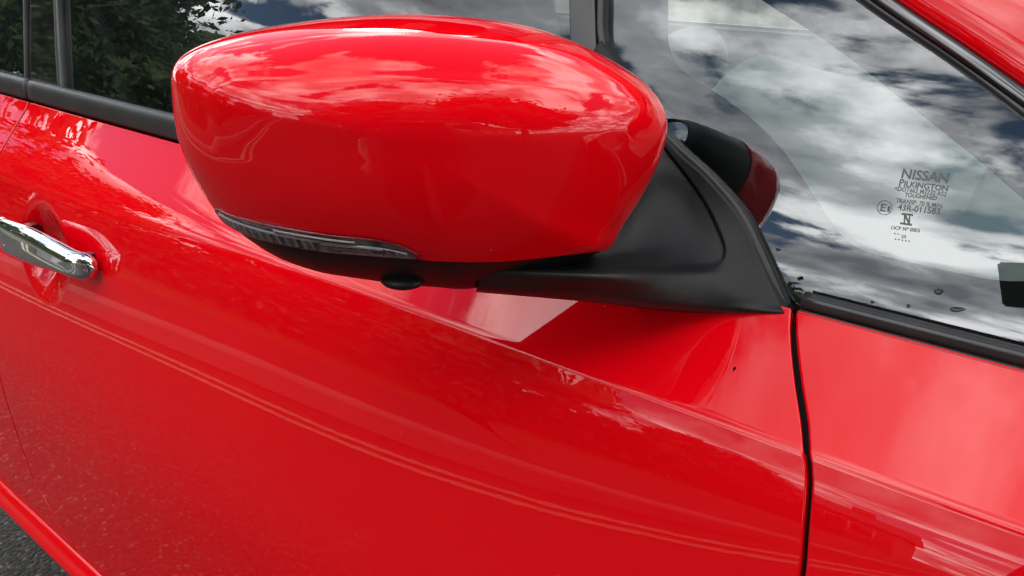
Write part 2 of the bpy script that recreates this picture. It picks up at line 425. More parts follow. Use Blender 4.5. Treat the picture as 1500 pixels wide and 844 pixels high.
# sill: a ledge that kicks out below the doors
def sill_obj():
    prof = [(-.118, .3445), (-.1360, .3375), (-.1395, .3350), (-.1450, .3270), (-.1505, .3180), (-.1525, .3140), (-.1525, .308), (-.149, .296), (-.141, .283), (-.128, .273), (-.07, .262)]
    prof = smooth_curve(prof, 36); xs = lin(-1.95, .55, 120); V = []; F = []; k = len(prof)
    for x in xs:
        for y, z in prof: V.append((x, y+.010*(x+.35)**2, z))
    for i in range(len(xs)-1):
        for j in range(k-1): F.append((i*k+j, i*k+j+1, (i+1)*k+j+1, (i+1)*k+j))
    return recalc(meshobj('sill', V, F, M['paint'], car))
sill = sill_obj()

# ---- glass house: everything lies on or just over glassf
def gpanel(name, pxpoly, mat, parent, off=0.0, res=.005, rim=None, f=glassf, hole=None, closed_smooth=False, **kw):
    poly = xz(trace(pxpoly, f))
    if closed_smooth: poly = smooth_curve(poly, 160, True)
    (x0, z0), (x1, z1) = poly.min(0), poly.max(0)
    nx, nz = max(8, int((x1-x0)/res)), max(8, int((z1-z0)/res))
    cl = [lambda X, Z: poly_sd(np.stack([X, Z], 1), poly)]
    if hole is not None:
        hp = xz(trace(hole, f)); hp = smooth_curve(hp, 160, True)
        cl.append(lambda X, Z: -poly_sd(np.stack([X, Z], 1), hp))
    return panel(name, f, lin(x0-res, x1+res, nx+3), lin(z0-res, z1+res, nz+3), cl, mat, parent, rim, off, **kw)
def gsweep(name, pxpath, w, h, mat, parent, f=glassf, lift=0.0, n=60, r=None, smooth_path=True):
    path = trace(pxpath, f)
    if smooth_path: path = smooth_curve(path, n)
    hh = 1e-3; X, Z = path[:, 0], path[:, 2]
    nr = unit(np.stack([(f(X+hh, Z)-f(X-hh, Z))/(2*hh), -np.ones(len(X)), (f(X, Z+hh)-f(X, Z-hh))/(2*hh)], 1))
    return recalc(sweep(name, path, round_prof(w, h, r or min(w, h)*.35, 4, lift), mat, parent, nr))
# front door window and its frame
dwin = gpanel('door_window', [(96, -330), (96, 0), (104, 170), (270, 240), (600, 420), (900, 420), (838, 60), (836, 0), (836, -330)], M['sideglass'], door, 0, .012)
rwin = gpanel('rear_window', [(-190, -330), (-190, 80), (46, 150), (44, 0), (42, -330)], M['sideglass'], rdoor, 0, .012)
gpanel('b_pillar_cover', [(49, -330), (49, 0), (52, 150), (94, 170), (84, 0), (78, -330)], M['gloss_black'], door, .004, .01, (.001, .006))
gsweep('window_channel', [(83, -330), (85, -220), (87, -110), (90, 0), (93.5, 80), (99, 165)], .011, .012, M['trim'], door, lift=.003, r=.002)
gsweep('pillar_seal', [(40, -330), (41.5, -165), (43.5, 0), (46.5, 150)], .0035, .012, M['rubber'], rdoor, lift=.003)
gsweep('window_post', [(858, -330), (859, -220), (860, -110), (861, 0), (866, 110), (880, 220)], .0215, .014, M['trim'], door, lift=.004, r=.002)
# weatherstrip along the foot of the door glass
def belt_strip(name, x0, x1, parent, zc=.9590, h=.029, w=.014, y=.006, mat='rubber'):
    xs = lin(x0, x1, 60); pth = np.stack([xs, y+.010*(xs+.35)**2, np.full(60, zc)], 1)
    prof = [(a, b) for a, b in smooth_curve([(-h/2, -w/2+.004), (-h/2+.002, w/2-.003), (-h*.2, w/2), (h*.25, w/2-.002), (h/2-.002, w/2-.005), (h/2, -w/2)], 16)]
    return recalc(sweep(name, pth, prof, M[mat], parent, (0, -1, .3)))
belt_strip('weatherstrip', -1.052, -.08, door); belt_strip('weatherstrip', -1.9, -1.058, rdoor)
# quarter window, ahead of the door
arc = [(886, -330), (886, -240), (886, -150), (886.5, -70), (887, 0), (891, 75), (930, 140), (985, 206), (1045, 262), (1092, 318), (1128, 390), (1158, 458)]
q_out = arc+[(1168, 462), (1330, 503), (1500, 545), (1720, 600), (1760, 400), (1500, 158), (1275, 0), (1120, -110), (950, -330)]
clear = [(985, -40), (977, 30), (981, 75), (1003, 106), (1060, 143), (1110, 182), (1152, 228), (1195, 292), (1230, 342), (1262, 366), (1310, 379), (1390, 397), (1450, 409), (1490, 412), (1530, 408), (1600, 400), (1620, 385), (1500, 292), (1440, 240), (1330, 152), (1215, 63), (1110, -5), (1040, -60)]
quarter = gpanel('quarter_window', q_out, M['glass'], car, 0, .006)
gpanel('frit_band', q_out, M['frit'], quarter, -.0022, .003, None, hole=clear)
gsweep('window_seal', arc, .0052, .012, M['rubber'], quarter, lift=.004, n=90)
belt_strip('window_seal', .0045, .62, quarter, zc=.9475, h=.013, w=.010, y=.0075, mat='trim')
belt_strip('window_seal', .0055, .62, quarter, zc=.9425, h=.005, w=.008, y=.0005)
gsweep('pillar_trim', [(1010, -230), (1110, -120), (1268, 0), (1390, 82), (1500, 164), (1640, 275)], .0055, .010, M['trim'], quarter, lift=.001)
gsweep('pillar_seal', [(1025, -230), (1125, -118), (1286, 0), (1404, 80), (1514, 158), (1654, 265)], .0085, .010, M['gloss_black'], quarter, lift=.004)
def a_pillar():
    path = smooth_curve(trace([(900, -330), (1040, -230), (1140, -118), (1302, -1), (1418, 77), (1526, 152), (1670, 258)], glassf), 80)
    X, Z = path[:, 0], path[:, 2]; hh = 1e-3
    nr = unit(np.stack([0*X, -np.ones(len(X)), (glassf(X, Z+hh)-glassf(X, Z-hh))/(2*hh)], 1))
    prof = smooth_curve([(0, -.012), (-.0002, .004), (-.0025, .0085), (-.008, .0105), (-.02, .0115), (-.045, .009), (-.085, -.004), (-.125, -.028), (-.15, -.06)], 50)
    return recalc(sweep('windscreen_pillar', path, [(a, b) for a, b in prof], M['paint'], car, nr, closed_prof=False))
apil = a_pillar()

def bonnet():
    rows = []
    for x in lin(.60, 1.32, 16):
        e = float(flat_body(x, .9440)); rows.append([(x, e+.006+(1.50-2*e-.012)*k/24, .9435+(.085-.05*(x-.6))*np.clip(1-(2*k/24-1)**2, 0, 1)**.6) for k in range(25)])
    recalc(meshobj('bonnet', np.array(rows).reshape(-1, 3), [(i*25+j, i*25+j+1, i*25+j+26, i*25+j+25) for i in range(15) for j in range(24)], M['paint'], car))
bonnet()
# ---- door handle over its recess
def handle():
    n = 50; V = []; F = []; k = 28
    fr = np.array([-.718, 0, .8195]); re = np.array([-.886, 0, .8240])
    for i in range(n):
        s = i/(n-1); c = fr+(re-fr)*s
        lift = .016+.016*sin(pi*min(s*.62, 1)); c[1] = float(flat_body(c[0], c[2]))-lift+.006*(1-sm(0, .15, s)); c[2] += .006*sin(pi*s)
        tp = np.sqrt(max(0, 1-(1-min(s/.09, 1))**2))
        hgt = (.0150+.0085*sm(0, .7, s))*max(tp, .04); dep = .0105*max(tp, .04)
        for j in range(k):
            t = 2*pi*j/k; ct, st = cos(t), sin(t)
            yy = -np.sign(ct)*abs(ct)**.75*dep; zz = np.sign(st)*abs(st)**.7*hgt
            if ct > 0: yy -= .0022*np.exp(-((st+.35)/.22)**2)              # styling edge low on the face
            V.append((c[0], c[1]+yy, c[2]+zz))
    for i in range(n-1):
        for j in range(k): a_, b_ = i*k+j, i*k+(j+1) % k; F.append((a_, b_, b_+k, a_+k))
    F += [tuple(range(k)), tuple(range((n-1)*k, n*k))[::-1]]
    h = recalc(meshobj('door_handle', V, F, M['chrome'], door))
    # rear fixed end and two mounts to the door skin
    V = []; F = []
    for i in range(14):
        s = i/13; x = -.8875-.045*s; z = .8241+.0021*s; y = float(flat_body(x, z))-.028+.004*s; rr = .0195*(1-.5*s**3); dd = .0095*(1-.5*s**3)
        for j in range(k):
            t = 2*pi*j/k; V.append((x, y-np.sign(cos(t))*abs(cos(t))**.75*dd, z+np.sign(sin(t))*abs(sin(t))**.7*rr))
    for i in range(13):
        for j in range(k): a_, b_ = i*k+j, i*k+(j+1) % k; F.append((a_, b_, b_+k, a_+k))
    F += [tuple(range(k)), tuple(range(13*k, 14*k))[::-1]]
    recalc(meshobj('handle_end', V, F, M['gloss_black'], door))
    for x, z, hw in ((-.745, .820, .018), (-.885, .824, .02)):
        y0 = float(flat_body(x, z))
        bm = bmesh.new(); bmesh.ops.create_cube(bm, size=1)
        for v in bm.verts: v.co = Vector((x+v.co.x*hw, y0-.008+v.co.y*.026, z+v.co.z*.018))
        bmesh.ops.bevel(bm, geom=bm.edges[:], offset=.003, segments=2, affect='EDGES')
        me = bpy.data.meshes.new('handle_mount'); bm.to_mesh(me); bm.free(); me.materials.append(M['gloss_black'])
        link(bpy.data.objects.new('handle_mount', me), door)
    # keyhole-like sensor dimple on the face
    bm = bmesh.new(); bmesh.ops.create_uvsphere(bm, u_segments=16, v_segments=8, radius=.0045)
    me = bpy.data.meshes.new('lock_button'); bm.to_mesh(me); bm.free(); me.materials.append(M['chrome'])
    o = link(bpy.data.objects.new('lock_button', me), door); x, z = -.873, .8170
    o.location = (x, float(flat_body(x, z))-.0405, z); o.scale = (1, .4, 1)
handle()
# stone chip in the paint
def chip(px, py, r):
    p = hit(px, py, flat_body); th = lin(0, 2*pi, 13)[:-1]
    V = [p+np.array([cos(t)*r*(1+.3*sin(3*t)), -.0006, sin(t)*r*1.25]) for t in th]
    V = [(v[0], float(flat_body(v[0], v[2]))-.00035, v[2]) for v in V]
    meshobj('paint_chip', V, [tuple(range(12))], M['seam'], door, smooth=False, label='small dark stone chip in the red paint')
chip(1076, 540, .0008)

# ------------------------------------------------------------------ wing mirror
HC = (615, 175)
head_px = [(251, 110), (258, 88), (282, 70), (330, 53), (400, 39), (500, 27), (600, 23), (700, 29), (780, 42), (850, 65), (905, 93), (942, 117), (966, 142), (978, 176),
           (974, 212), (959, 252), (935, 297), (911, 333), (893, 366), (830, 392), (760, 412), (690, 427), (640, 425), (560, 417), (480, 405), (440, 395), (400, 379), (352, 347), (316, 310), (292, 274), (268, 226), (255, 172)]
el, az = rad(1.5), rad(47)
HN = np.array([cos(el)*cos(az), -cos(el)*sin(az), sin(el)])
HP = CAM+.462*ray(*HC)
HU = unit(np.cross(np.array([0, 0, 1.0]), HN)); HV = np.cross(HN, HU)       # right, up in the rim plane
def to_plane(px, py):
    d = ray(px, py); t = ((HP-CAM)@HN)/(d@HN); q = CAM+t*d-HP; return np.array([q@HU, q@HV])
def project(V):
    d = np.asarray(V)-CAM; z = d@CF; return np.stack([750+FPX*(d@CR)/z, 422-FPX*(d@CU)/z], 1)
BULGE = .074
NA, NR = 420, 90
plate_px = smooth_curve([(303, 150), (307, 131), (325, 117), (370, 110), (520, 108), (700, 112), (840, 124), (925, 138), (946, 152), (944, 178), (925, 197), (880, 212), (860, 330), (600, 360), (400, 320), (330, 250)], 200, True)
def head_surface(contour):
    srad = np.sin(np.linspace(0, pi/2, NR))**.9; srad[0] = .0008
    c = np.array([to_plane(x, y) for x, y in contour])
    S = srad[:, None]
    UV = (c[None]*S[..., None]).reshape(-1, 2)
    s = np.repeat(srad, NA)
    h = BULGE*np.clip(1-s**2.15, 0, 1)**.52
    return HP+UV[:, :1]*HU+UV[:, 1:]*HV+h[:, None]*HN, s
def head_mesh():
    tgt = smooth_curve(head_px, 900, True); ang = np.arctan2(tgt[:, 1]-HC[1], tgt[:, 0]-HC[0]); rr = np.hypot(tgt[:, 1]-HC[1], tgt[:, 0]-HC[0])
    o = np.argsort(ang); ang, rr = ang[o], rr[o]
    th = np.linspace(-pi, pi, NA, endpoint=False)
    R0 = np.interp(th, ang, rr, period=2*pi); R = R0.copy()
    for it in range(8):
        cont = np.stack([HC[0]+R*np.cos(th), HC[1]+R*np.sin(th)], 1)
        V, s = head_surface(cont); p = project(V)-np.array(HC)
        pa, pr = np.arctan2(p[:, 1], p[:, 0]), np.hypot(p[:, 0], p[:, 1])
        b = ((pa+pi)/(2*pi)*NA).round().astype(int) % NA; mx = np.zeros(NA); np.maximum.at(mx, b, pr)
        mx = np.where(mx <= 0, R0, mx); k = np.ones(7)/7
        mx = np.convolve(np.r_[mx[-3:], mx, mx[:3]], k, 'valid')
        R *= (R0/mx)**.8
        R = np.convolve(np.r_[R[-3:], R, R[:3]], k, 'valid')
    cont = np.stack([HC[0]+R*np.cos(th), HC[1]+R*np.sin(th)], 1)
    V, s = head_surface(cont)
    # a raised face with a soft edge, and the fold below the top edge
    px = project(V); sd = poly_sd(px, plate_px)
    fade = sm(235, 165, px[:, 1])*(.45+.55*sm(960, 860, px[:, 0]))
    V = V+HN*(.0013*sm(-9, 9, sd)*fade)[:, None]
    ft = smooth_curve([(300, 75), (380, 45), (500, 43), (680, 54), (850, 78), (930, 122), (962, 165), (1000, 300)], 200)
    dt = np.interp(px[:, 0], ft[:, 0], ft[:, 1])-px[:, 1]; soft = 2.5*np.logaddexp(0, dt/2.5)
    V = V-HN*((.0006*sm(-3, 3, dt)+.00042*np.minimum(soft, 30))*sm(330, 460, px[:, 0])*sm(985, 930, px[:, 0]))[:, None]
    ids = np.arange(NA*NR).reshape(NR, NA)
    a = ids[:-1]; b = ids[1:]; a1 = np.roll(a, -1, 1); b1 = np.roll(b, -1, 1)
    T = np.vstack([np.stack([a.ravel(), b.ravel(), b1.ravel()], 1), np.stack([a.ravel(), b1.ravel(), a1.ravel()], 1)])
    # normals from the grid
    G = V.reshape(NR, NA, 3); dr = np.gradient(G, axis=0); da = (np.roll(G, -1, 1)-np.roll(G, 1, 1))
    n = np.cross(dr, da); n[0] = HN; n = unit(n); flip = np.sign((n*HN).sum(2)); n[flip < 0] *= -1
    n = n.reshape(-1, 3)
    e = np.cross(V[T[:, 1]]-V[T[:, 0]], V[T[:, 2]]-V[T[:, 0]])
    if (e@HN).mean() < 0: T = T[:, ::-1]
    return V, n, T, cont
HV_, HN_, HT_, HCONT = head_mesh()
def head_piece(name, gs, mat, parent, off=0, rim=None, **kw):
    A = np.hstack([HV_+off*HN_, HN_]); T = HT_
    for g in gs: A, T = clip(A, T, g(project(A[:, :3])))
    V, n = A[:, :3], unit(A[:, 3:])
    F = T
    if rim: V, n, F = with_rim(V, n, T, *rim)
    return meshobj(name, V, F, mat, parent, n, **kw)
lamp_px = smooth_curve([(314, 307), (338, 317), (400, 332), (480, 346), (540, 352), (580, 360), (604, 370), (614, 379), (592, 379), (540, 375), (480, 370), (430, 362), (380, 351), (345, 338), (325, 325)], 200, True)
cap_low = [(200, 262), (314, 307), (338, 317), (400, 332), (480, 346), (540, 352), (580, 360), (604, 370), (622, 381), (720, 383.5), (800, 377), (893, 366), (960, 355), (1100, 330)]
def above_split(p):
    c = smooth_curve(cap_low, 300); return np.interp(p[:, 0], c[:, 0], c[:, 1])-p[:, 1]
side_mirror = head_piece('side_mirror', [], M['under'], car, -.0016)
# the back of the housing: runs rearwards from the rim and carries the reflecting glass
def housing_back():
    c = np.array([to_plane(x, y) for x, y in HCONT]); V = []; F = []; back = unit(-HN+np.array([-.15, 0, .0]))
    rings = [(.985, -.0005), (.992, .004), (.985, .022), (.955, .042), (.90, .052), (.885, .050)]
    for sc, d in rings:
        for u, v in c: V.append(HP+HU*u*sc+HV*v*sc+back*d)
    for r in range(len(rings)-1):
        for j in range(NA): a, b = r*NA+j, r*NA+(j+1) % NA; F.append((a, b, b+NA, a+NA))
    o = recalc(meshobj('housing_shell', V, F, M['under'], side_mirror))
    g = [HP+HU*u*.886+HV*v*.886+back*.0485 for u, v in c]
    meshobj('mirror_glass', g, [tuple(range(NA))[::-1]], M['mirror'], side_mirror, smooth=False)
housing_back()
head_piece('mirror_cap', [above_split], M['paint'], side_mirror, 0, (.0009, .002), label='glossy red mirror cap reflecting the cloudy sky')
lamp = lambda p: poly_sd(p, lamp_px)
head_piece('indicator_bezel', [lamp], M['lampdark'], side_mirror, -.0011)
head_piece('indicator_lens', [lambda p: lamp(p)-.6], M['lens'], side_mirror, .0016, (.0008, .002))
# ribs and steps inside the lamp
def on_head(px, py, off=0):
    p = project(HV_); d = (p[:, 0]-px)**2+(p[:, 1]-py)**2
    k = np.argsort(d)[:5]; k = k[np.argmin(np.linalg.norm(HV_[k]-CAM, axis=1))]
    dd = ray(px, py); t = ((HV_[k]+off*HN_[k]-CAM)@HN_[k])/(dd@HN_[k]); return CAM+t*dd, HN_[k]
def rod(name, pts, r, mat, parent, n=5):
    prof = [(r*cos(2*pi*i/n), r*sin(2*pi*i/n)) for i in range(n)]
    return recalc(sweep(name, pts, prof, mat, parent, HN))
ctop = smooth_curve([(320, 312), (400, 335), (480, 349), (560, 359), (606, 374)], 200)
cbot = smooth_curve([(318, 314), (345, 337), (380, 350), (430, 361), (480, 369), (540, 374), (604, 378)], 200)
def lampy(x, k): return np.interp(x, ctop[:, 0], ctop[:, 1])*(1-k)+np.interp(x, cbot[:, 0], cbot[:, 1])*k
for i, x in enumerate([329, 334, 339, 345, 352, 361, 371, 383, 396, 409, 422, 435, 447, 459]):
    k0, k1 = .42, .93
    pts = [on_head(x-5+7*s, lampy(x-5+7*s, k0+(k1-k0)*s), .0004)[0] for s in lin(0, 1, 6)]
    rod('lamp_rib', pts, .0006, M['reflector'], side_mirror)
for x0, x1, k, r in ((322, 470, .36, .0008), (400, 520, .12, .0007), (470, 560, .42, .0010), (485, 545, .72, .0004), (540, 596, .35, .0004), (500, 560, .9, .0004)):
    pts = [on_head(x, lampy(x, k), .0003)[0] for x in lin(x0, x1, 16)]
    rod('lamp_step', pts, r, M['reflector'], side_mirror)
for x in (492, 506, 524, 538, 552, 566, 580):
    pts = [on_head(x+2*s, lampy(x, .35+.4*s), .0004)[0] for s in lin(0, 1, 4)]
    rod('lamp_step', pts, .0003, M['reflector'], side_mirror)
# courtesy-lamp bump under the housing
def bump_under():
    c, n = on_head(590, 414); bm = bmesh.new(); bmesh.ops.create_uvsphere(bm, u_segments=24, v_segments=12, radius=1)
    c = c+.006*(-HN)
    for v in bm.verts: v.co = Vector(c+CR*v.co.x*.0135+np.array([0, 0, 1])*(v.co.z*.0052)+HN*v.co.y*.013)
    for f in bm.faces: f.smooth = True
    me = bpy.data.meshes.new('courtesy_lamp'); bm.to_mesh(me); bm.free(); me.materials.append(M['under'])
    link(bpy.data.objects.new('courtesy_lamp', me), side_mirror)
bump_under()
# arm and sail: one moulding from the door corner out to the housing
def sail():
    net = [
     [(880, 60, .058), (872, 70, .050), (860, 90, .03), (850, 110, .00), (830, 130, -.04)],
     [(975, 203, .034), (955, 207, .030), (930, 215, .015), (900, 225, -.02), (860, 235, -.06)],
     [(1034, 262, .026), (1006, 270, .023), (965, 285, .013), (915, 310, -.015), (830, 325, -.07)],
     [(1084, 322, .019), (1048, 330, .013), (995, 345, .001), (920, 366, -.03), (780, 368, -.098)],
     [(1112, 382, .011), (1058, 384, -.002), (985, 389, -.022), (880, 389, -.068), (722, 386, -.131)],
     [(1126, 412, .006), (1055, 404, -.010), (980, 403, -.040), (880, 402, -.090), (710, 396, -.139)],
     [(1142, 446, .000), (1050, 440, -.020), (970, 432, -.050), (860, 420, -.094), (704, 409, -.139)],
     [(1149, 460, -.004), (1045, 457, -.018), (965, 451, -.046), (855, 440, -.084), (697, 427, -.132)],
     [(1149, 464, .012), (1045, 462, .012), (965, 455, -.012), (855, 441, -.05), (700, 427, -.09)]]
    G = []
    for row in net:
        pr = []
        for px, py, Y in row:
            d = ray(px, py); pr.append(CAM+(Y-CAM[1])/d[1]*d)
        G.append(smooth_curve(pr, 150))
    G = np.array(G); S = np.stack([smooth_curve(G[:, j], 200) for j in range(G.shape[1])], 1)
    nz, nx = S.shape[:2]; V = S.reshape(-1, 3); F = []
    rp = smooth_curve([(930, 170), (984, 228), (1030, 290), (1055, 340), (1063, 372), (1048, 393), (1000, 400), (900, 399), (800, 380), (800, 200)], 160, True)
    pp = project(V); sdr = poly_sd(pp, rp); V = V+np.array([0, 1.0, -.1])*(.0050*sm(-1, 9, sdr)*(.35+.65*sm(940, 1010, pp[:, 0])))[:, None]; S = V.reshape(nz, nx, 3)
    for i in range(nz-1):
        for j in range(nx-1): a = i*nx+j; F.append((a, a+1, a+nx+1, a+nx))
    # turned-back edge along the front
    k0 = len(V); edge = S[:, 0]; inner = edge+np.array([-.002, .016, 0]); V = np.vstack([V, inner])
    for i in range(nz-1): F.append((i*nx, (i+1)*nx, k0+i+1, k0+i))
    return recalc(meshobj('mirror_arm', V, F, M['black'], side_mirror))
sail_o = sail()

# ------------------------------------------------------------------ print on the quarter window
def text_mesh(txt, bold=0.0):
    cu = bpy.data.curves.new('text', 'FONT'); cu.body = txt; cu.size = 1; cu.offset = bold; cu.resolution_u = 3
    ob = bpy.data.objects.new('text', cu); COL.objects.link(ob)
    dg = bpy.context.evaluated_depsgraph_get(); me = bpy.data.meshes.new_from_object(ob.evaluated_get(dg))
    bpy.data.objects.remove(ob); bpy.data.curves.remove(cu)
    V = np.array([v.co[:2] for v in me.vertices]); F = [tuple(p.vertices) for p in me.polygons]; bpy.data.meshes.remove(me)
    return V, F
def on_glass(P2, o, ex, ey, off):
    X = o[0]+P2[:, 0]*ex[0]+P2[:, 1]*ey[0]; Z = o[2]+P2[:, 0]*ex[2]+P2[:, 1]*ey[2]
    return np.stack([X, glassf(X, Z)+off, Z], 1)
def glass_text(txt, p0, p1, h, bold=0.0, slant=0.0, name='glass_print'):
    V, F = text_mesh(txt, bold); lo, hi = V.min(0), V.max(0)
    o = hit(*p0, glassf); e = hit(*p1, glassf); u = hit(p0[0], p0[1]-h, glassf)
    V = (V-lo)/(hi-lo); V[:, 0] += slant*V[:, 1]*.0
    up = np.array([-(e-o)[2], 0, (e-o)[0]]); up = up/np.linalg.norm(up)*np.linalg.norm(u-o)
    return meshobj(name, on_glass(V, o, e-o, up, -.0004), F, M['print'], quarter, smooth=False)
glass_text('NISSAN', (1320, 261), (1388, 268.5), 13.5, .022)
V_, F_ = None, None
glass_text('P', (1316.5, 272), (1323, 272.8), 9.5, .025); glass_text('ILKINGTON', (1324, 273), (1388, 280.5), 7.7, .025)
glass_text('<DOT662 M3232 AS2', (1310, 279), (1386, 288), 6.4, .012)
glass_text('TOUGHENED', (1325, 288), (1372, 293.5), 5.8, .022)
glass_text('TRANSP. 70 % MIN.', (1312, 297), (1381, 305), 6.4, .012)
glass_text('43R-011583', (1314.5, 307.5), (1376, 314.5), 8.8, .018)
glass_text('E', (1289, 309), (1297, 310), 10.5, .02); glass_text('1', (1299.5, 310), (1303, 310.4), 7.5, .02)
glass_text('OCP Nº 0003', (1305, 335.5), (1347, 340.5), 5.2, .02)
glass_text('20', (1320, 348.5), (1327, 349.3), 4.6, .02)
def glass_poly(pts_list, name='glass_print'):
    V = []; F = []
    for pts in pts_list:
        k = len(V)
        for p in pts:
            q = hit(*p, glassf); V.append((q[0], q[1]-.0004, q[2]))
        F.append(tuple(range(k, k+len(pts))))
    return meshobj(name, V, F, M['print'], quarter, smooth=False)
ringp = []
for i in range(40):
    a, b = 2*pi*i/40, 2*pi*(i+1)/40
    ringp.append([(1296+11.3*cos(a), 304.2+10.8*sin(a)), (1296+11.3*cos(b), 304.2+10.8*sin(b)), (1296+10.2*cos(b), 304.2+9.7*sin(b)), (1296+10.2*cos(a), 304.2+9.7*sin(a))])
glass_poly(ringp)
glass_poly([[(1321, 311.5), (1338, 313.5), (1337.5, 316.5), (1320.5, 314.5)], [(1319, 325.5), (1336, 327.5), (1335.5, 330.5), (1318.5, 328.3)],
            [(1324.5, 315), (1326.8, 315.3), (1326, 326.3), (1323.7, 326)], [(1331.5, 316), (1333.6, 316.2), (1332.8, 327), (1330.6, 326.7)], [(1325, 315.2), (1328, 315.5), (1332.5, 326.8), (1329.6, 326.5)]])
glass_poly([[(x-1.1, y-.9), (x+1.1, y-.7), (x+1.1, y+1), (x-1.1, y+.9)] for x, y in ((1311, 342), (1316, 342.6), (1312, 350), (1317, 350.8), (1322, 351.6), (1327, 352.4), (1332, 353.2))])

# ------------------------------------------------------------------ water drops on the glass
def drop(px, py, w, h, label):
    c = hit(px, py, glassf); ex = hit(px+w, py+w*.08, glassf)-c; ez = hit(px, py-h, glassf)-c
    n = np.array([0, -.95, .3]); V = []; F = []; k = 18; L = 5
    for i in range(L):
        s = 1-i/(L-.5)
        for j in range(k):
            t = 2*pi*j/k; r = s*(1+.16*sin(2*t+px)+.1*sin(3*t+py)); q = c+ex*r*cos(t)+ez*r*sin(t)
            V.append((q[0], glassf(q[0], q[2])-.0006-.0016*math.sqrt(max(0, 1-s*s)), q[2]))
    for i in range(L-1):
        for j in range(k): F.append((i*k+j, i*k+(j+1) % k, (i+1)*k+(j+1) % k, (i+1)*k+j))
    F.append(tuple(range((L-1)*k, L*k)))
    o = recalc(meshobj('water_drop', V, F, M['water'], None, label=label, cat='water drop', group='water drops on the quarter window'))
    return o
drop(1375, 427, 7.5, 4, 'dark water drop on the quarter window, higher of the two largest')
drop(1402, 453, 10.5, 4, 'widest dark water drop, low on the quarter window')
drop(1331, 448, 3.2, 2.2, 'small water drop left of the two largest drops on the glass')
drop(1278, 442, 2.6, 2.0, 'tiny water drop low on the quarter window above the black seal')
drop(1140, 365, 3.2, 2.0, 'small water drop beside the front edge of the mirror arm')

# ------------------------------------------------------------------ inside of the car and its far side
def box(name, lo, hi, mat, parent, bev=.01, seg=3, shear=None, **kw):
    bm = bmesh.new(); bmesh.ops.create_cube(bm, size=1); lo, hi = np.array(lo), np.array(hi)
    for v in bm.verts: v.co = Vector((lo+hi)/2+np.array(v.co)*(hi-lo))
    if bev: bmesh.ops.bevel(bm, geom=bm.edges[:], offset=bev, segments=seg, affect='EDGES')
    if shear:
        for v in bm.verts: v.co.x += shear*(v.co.z-lo[2])
    for f in bm.faces: f.smooth = bool(bev)
    me = bpy.data.meshes.new(name); bm.to_mesh(me); bm.free(); me.materials.append(mat)
    return link(bpy.data.objects.new(name, me), parent, **kw)
def loft(name, rows, mat, parent, **kw):
    R = np.array(rows, float); a, b = R.shape[:2]; F = []
    for i in range(a-1):
        for j in range(b-1): k = i*b+j; F.append((k, k+1, k+b+1, k+b))
    return recalc(meshobj(name, R.reshape(-1, 3), F, mat, parent, **kw))
box('cabin_floor', (-1.9, .10, .30), (.5, 1.46, .34), M['grey'], car, .01)
box('far_side', (-2.0, 1.46, .30), (.6, 1.56, .935), M['paint'], car, .03)
box('far_lining', (-2.0, 1.43, .34), (.5, 1.458, .952), M['dash'], car, .01)
loft('door_lining', [[(x, .05, z) for x in lin(-1.9, .05, 6)] for z in (.34, .6, .9, .935)], M['grey'], car)
dash = loft('dashboard', [[(.42+.1*sin(y*2), y, .90), (.25, y, .935), (.05, y, .95), (-.10, y, .945), (-.15, y, .90), (-.13, y, .75), (-.10, y, .60)] for y in lin(.09, 1.45, 14)], M['dash'], car)
loft('instrument_hood', [[(x, .40+.17*cos(a), .93+(.105-.05*(x+.20)/.25)*sin(a)) for a in lin(0, pi, 18)] for x in (-.20, -.17, -.05, .05)], M['dash'], dash)
box('centre_screen', (-.13, .68, .88), (-.10, .88, 1.0), M['gloss_black'], dash, .008)
def wheel():
    V = []; F = []; n, k = 48, 10; c = np.array([-.36, .42, .885]); ax = unit(np.array([-.9, 0, .42])); e1 = np.array([0, 1.0, 0]); e2 = np.cross(ax, e1)
    for i in range(n):
        t = 2*pi*i/n; d = e1*cos(t)+e2*sin(t)
        for j in range(k): a = 2*pi*j/k; V.append(c+d*(.175+.015*cos(a))+ax*.015*sin(a))
    for i in range(n):
        for j in range(k): F.append((i*k+j, ((i+1) % n)*k+j, ((i+1) % n)*k+(j+1) % k, i*k+(j+1) % k))
    o = recalc(meshobj('steering_wheel', V, F, M['dash'], car))
    box('wheel_hub', c-[.03, .075, .06], c+[.02, .075, .05], M['grey'], o, .02)
wheel()
for y in (.42, 1.10):
    st = box('front_seat', (-1.05, y-.25, .42), (-.52, y+.25, .58), M['grey'], car, .05, 4)
    box('backrest', (-1.10, y-.24, .52), (-.96, y+.24, 1.10), M['grey'], st, .05, 4, shear=-.28)
    box('headrest', (-1.16, y-.13, 1.13), (-1.06, y+.13, 1.30), M['grey'], st, .04, 4, shear=-.2)
rb = box('rear_bench', (-1.85, .12, .40), (-1.45, 1.42, .60), M['grey'], car, .05)
box('backrest', (-1.92, .10, .50), (-1.78, 1.44, 1.14), M['grey'], rb, .05, 4, shear=-.2)
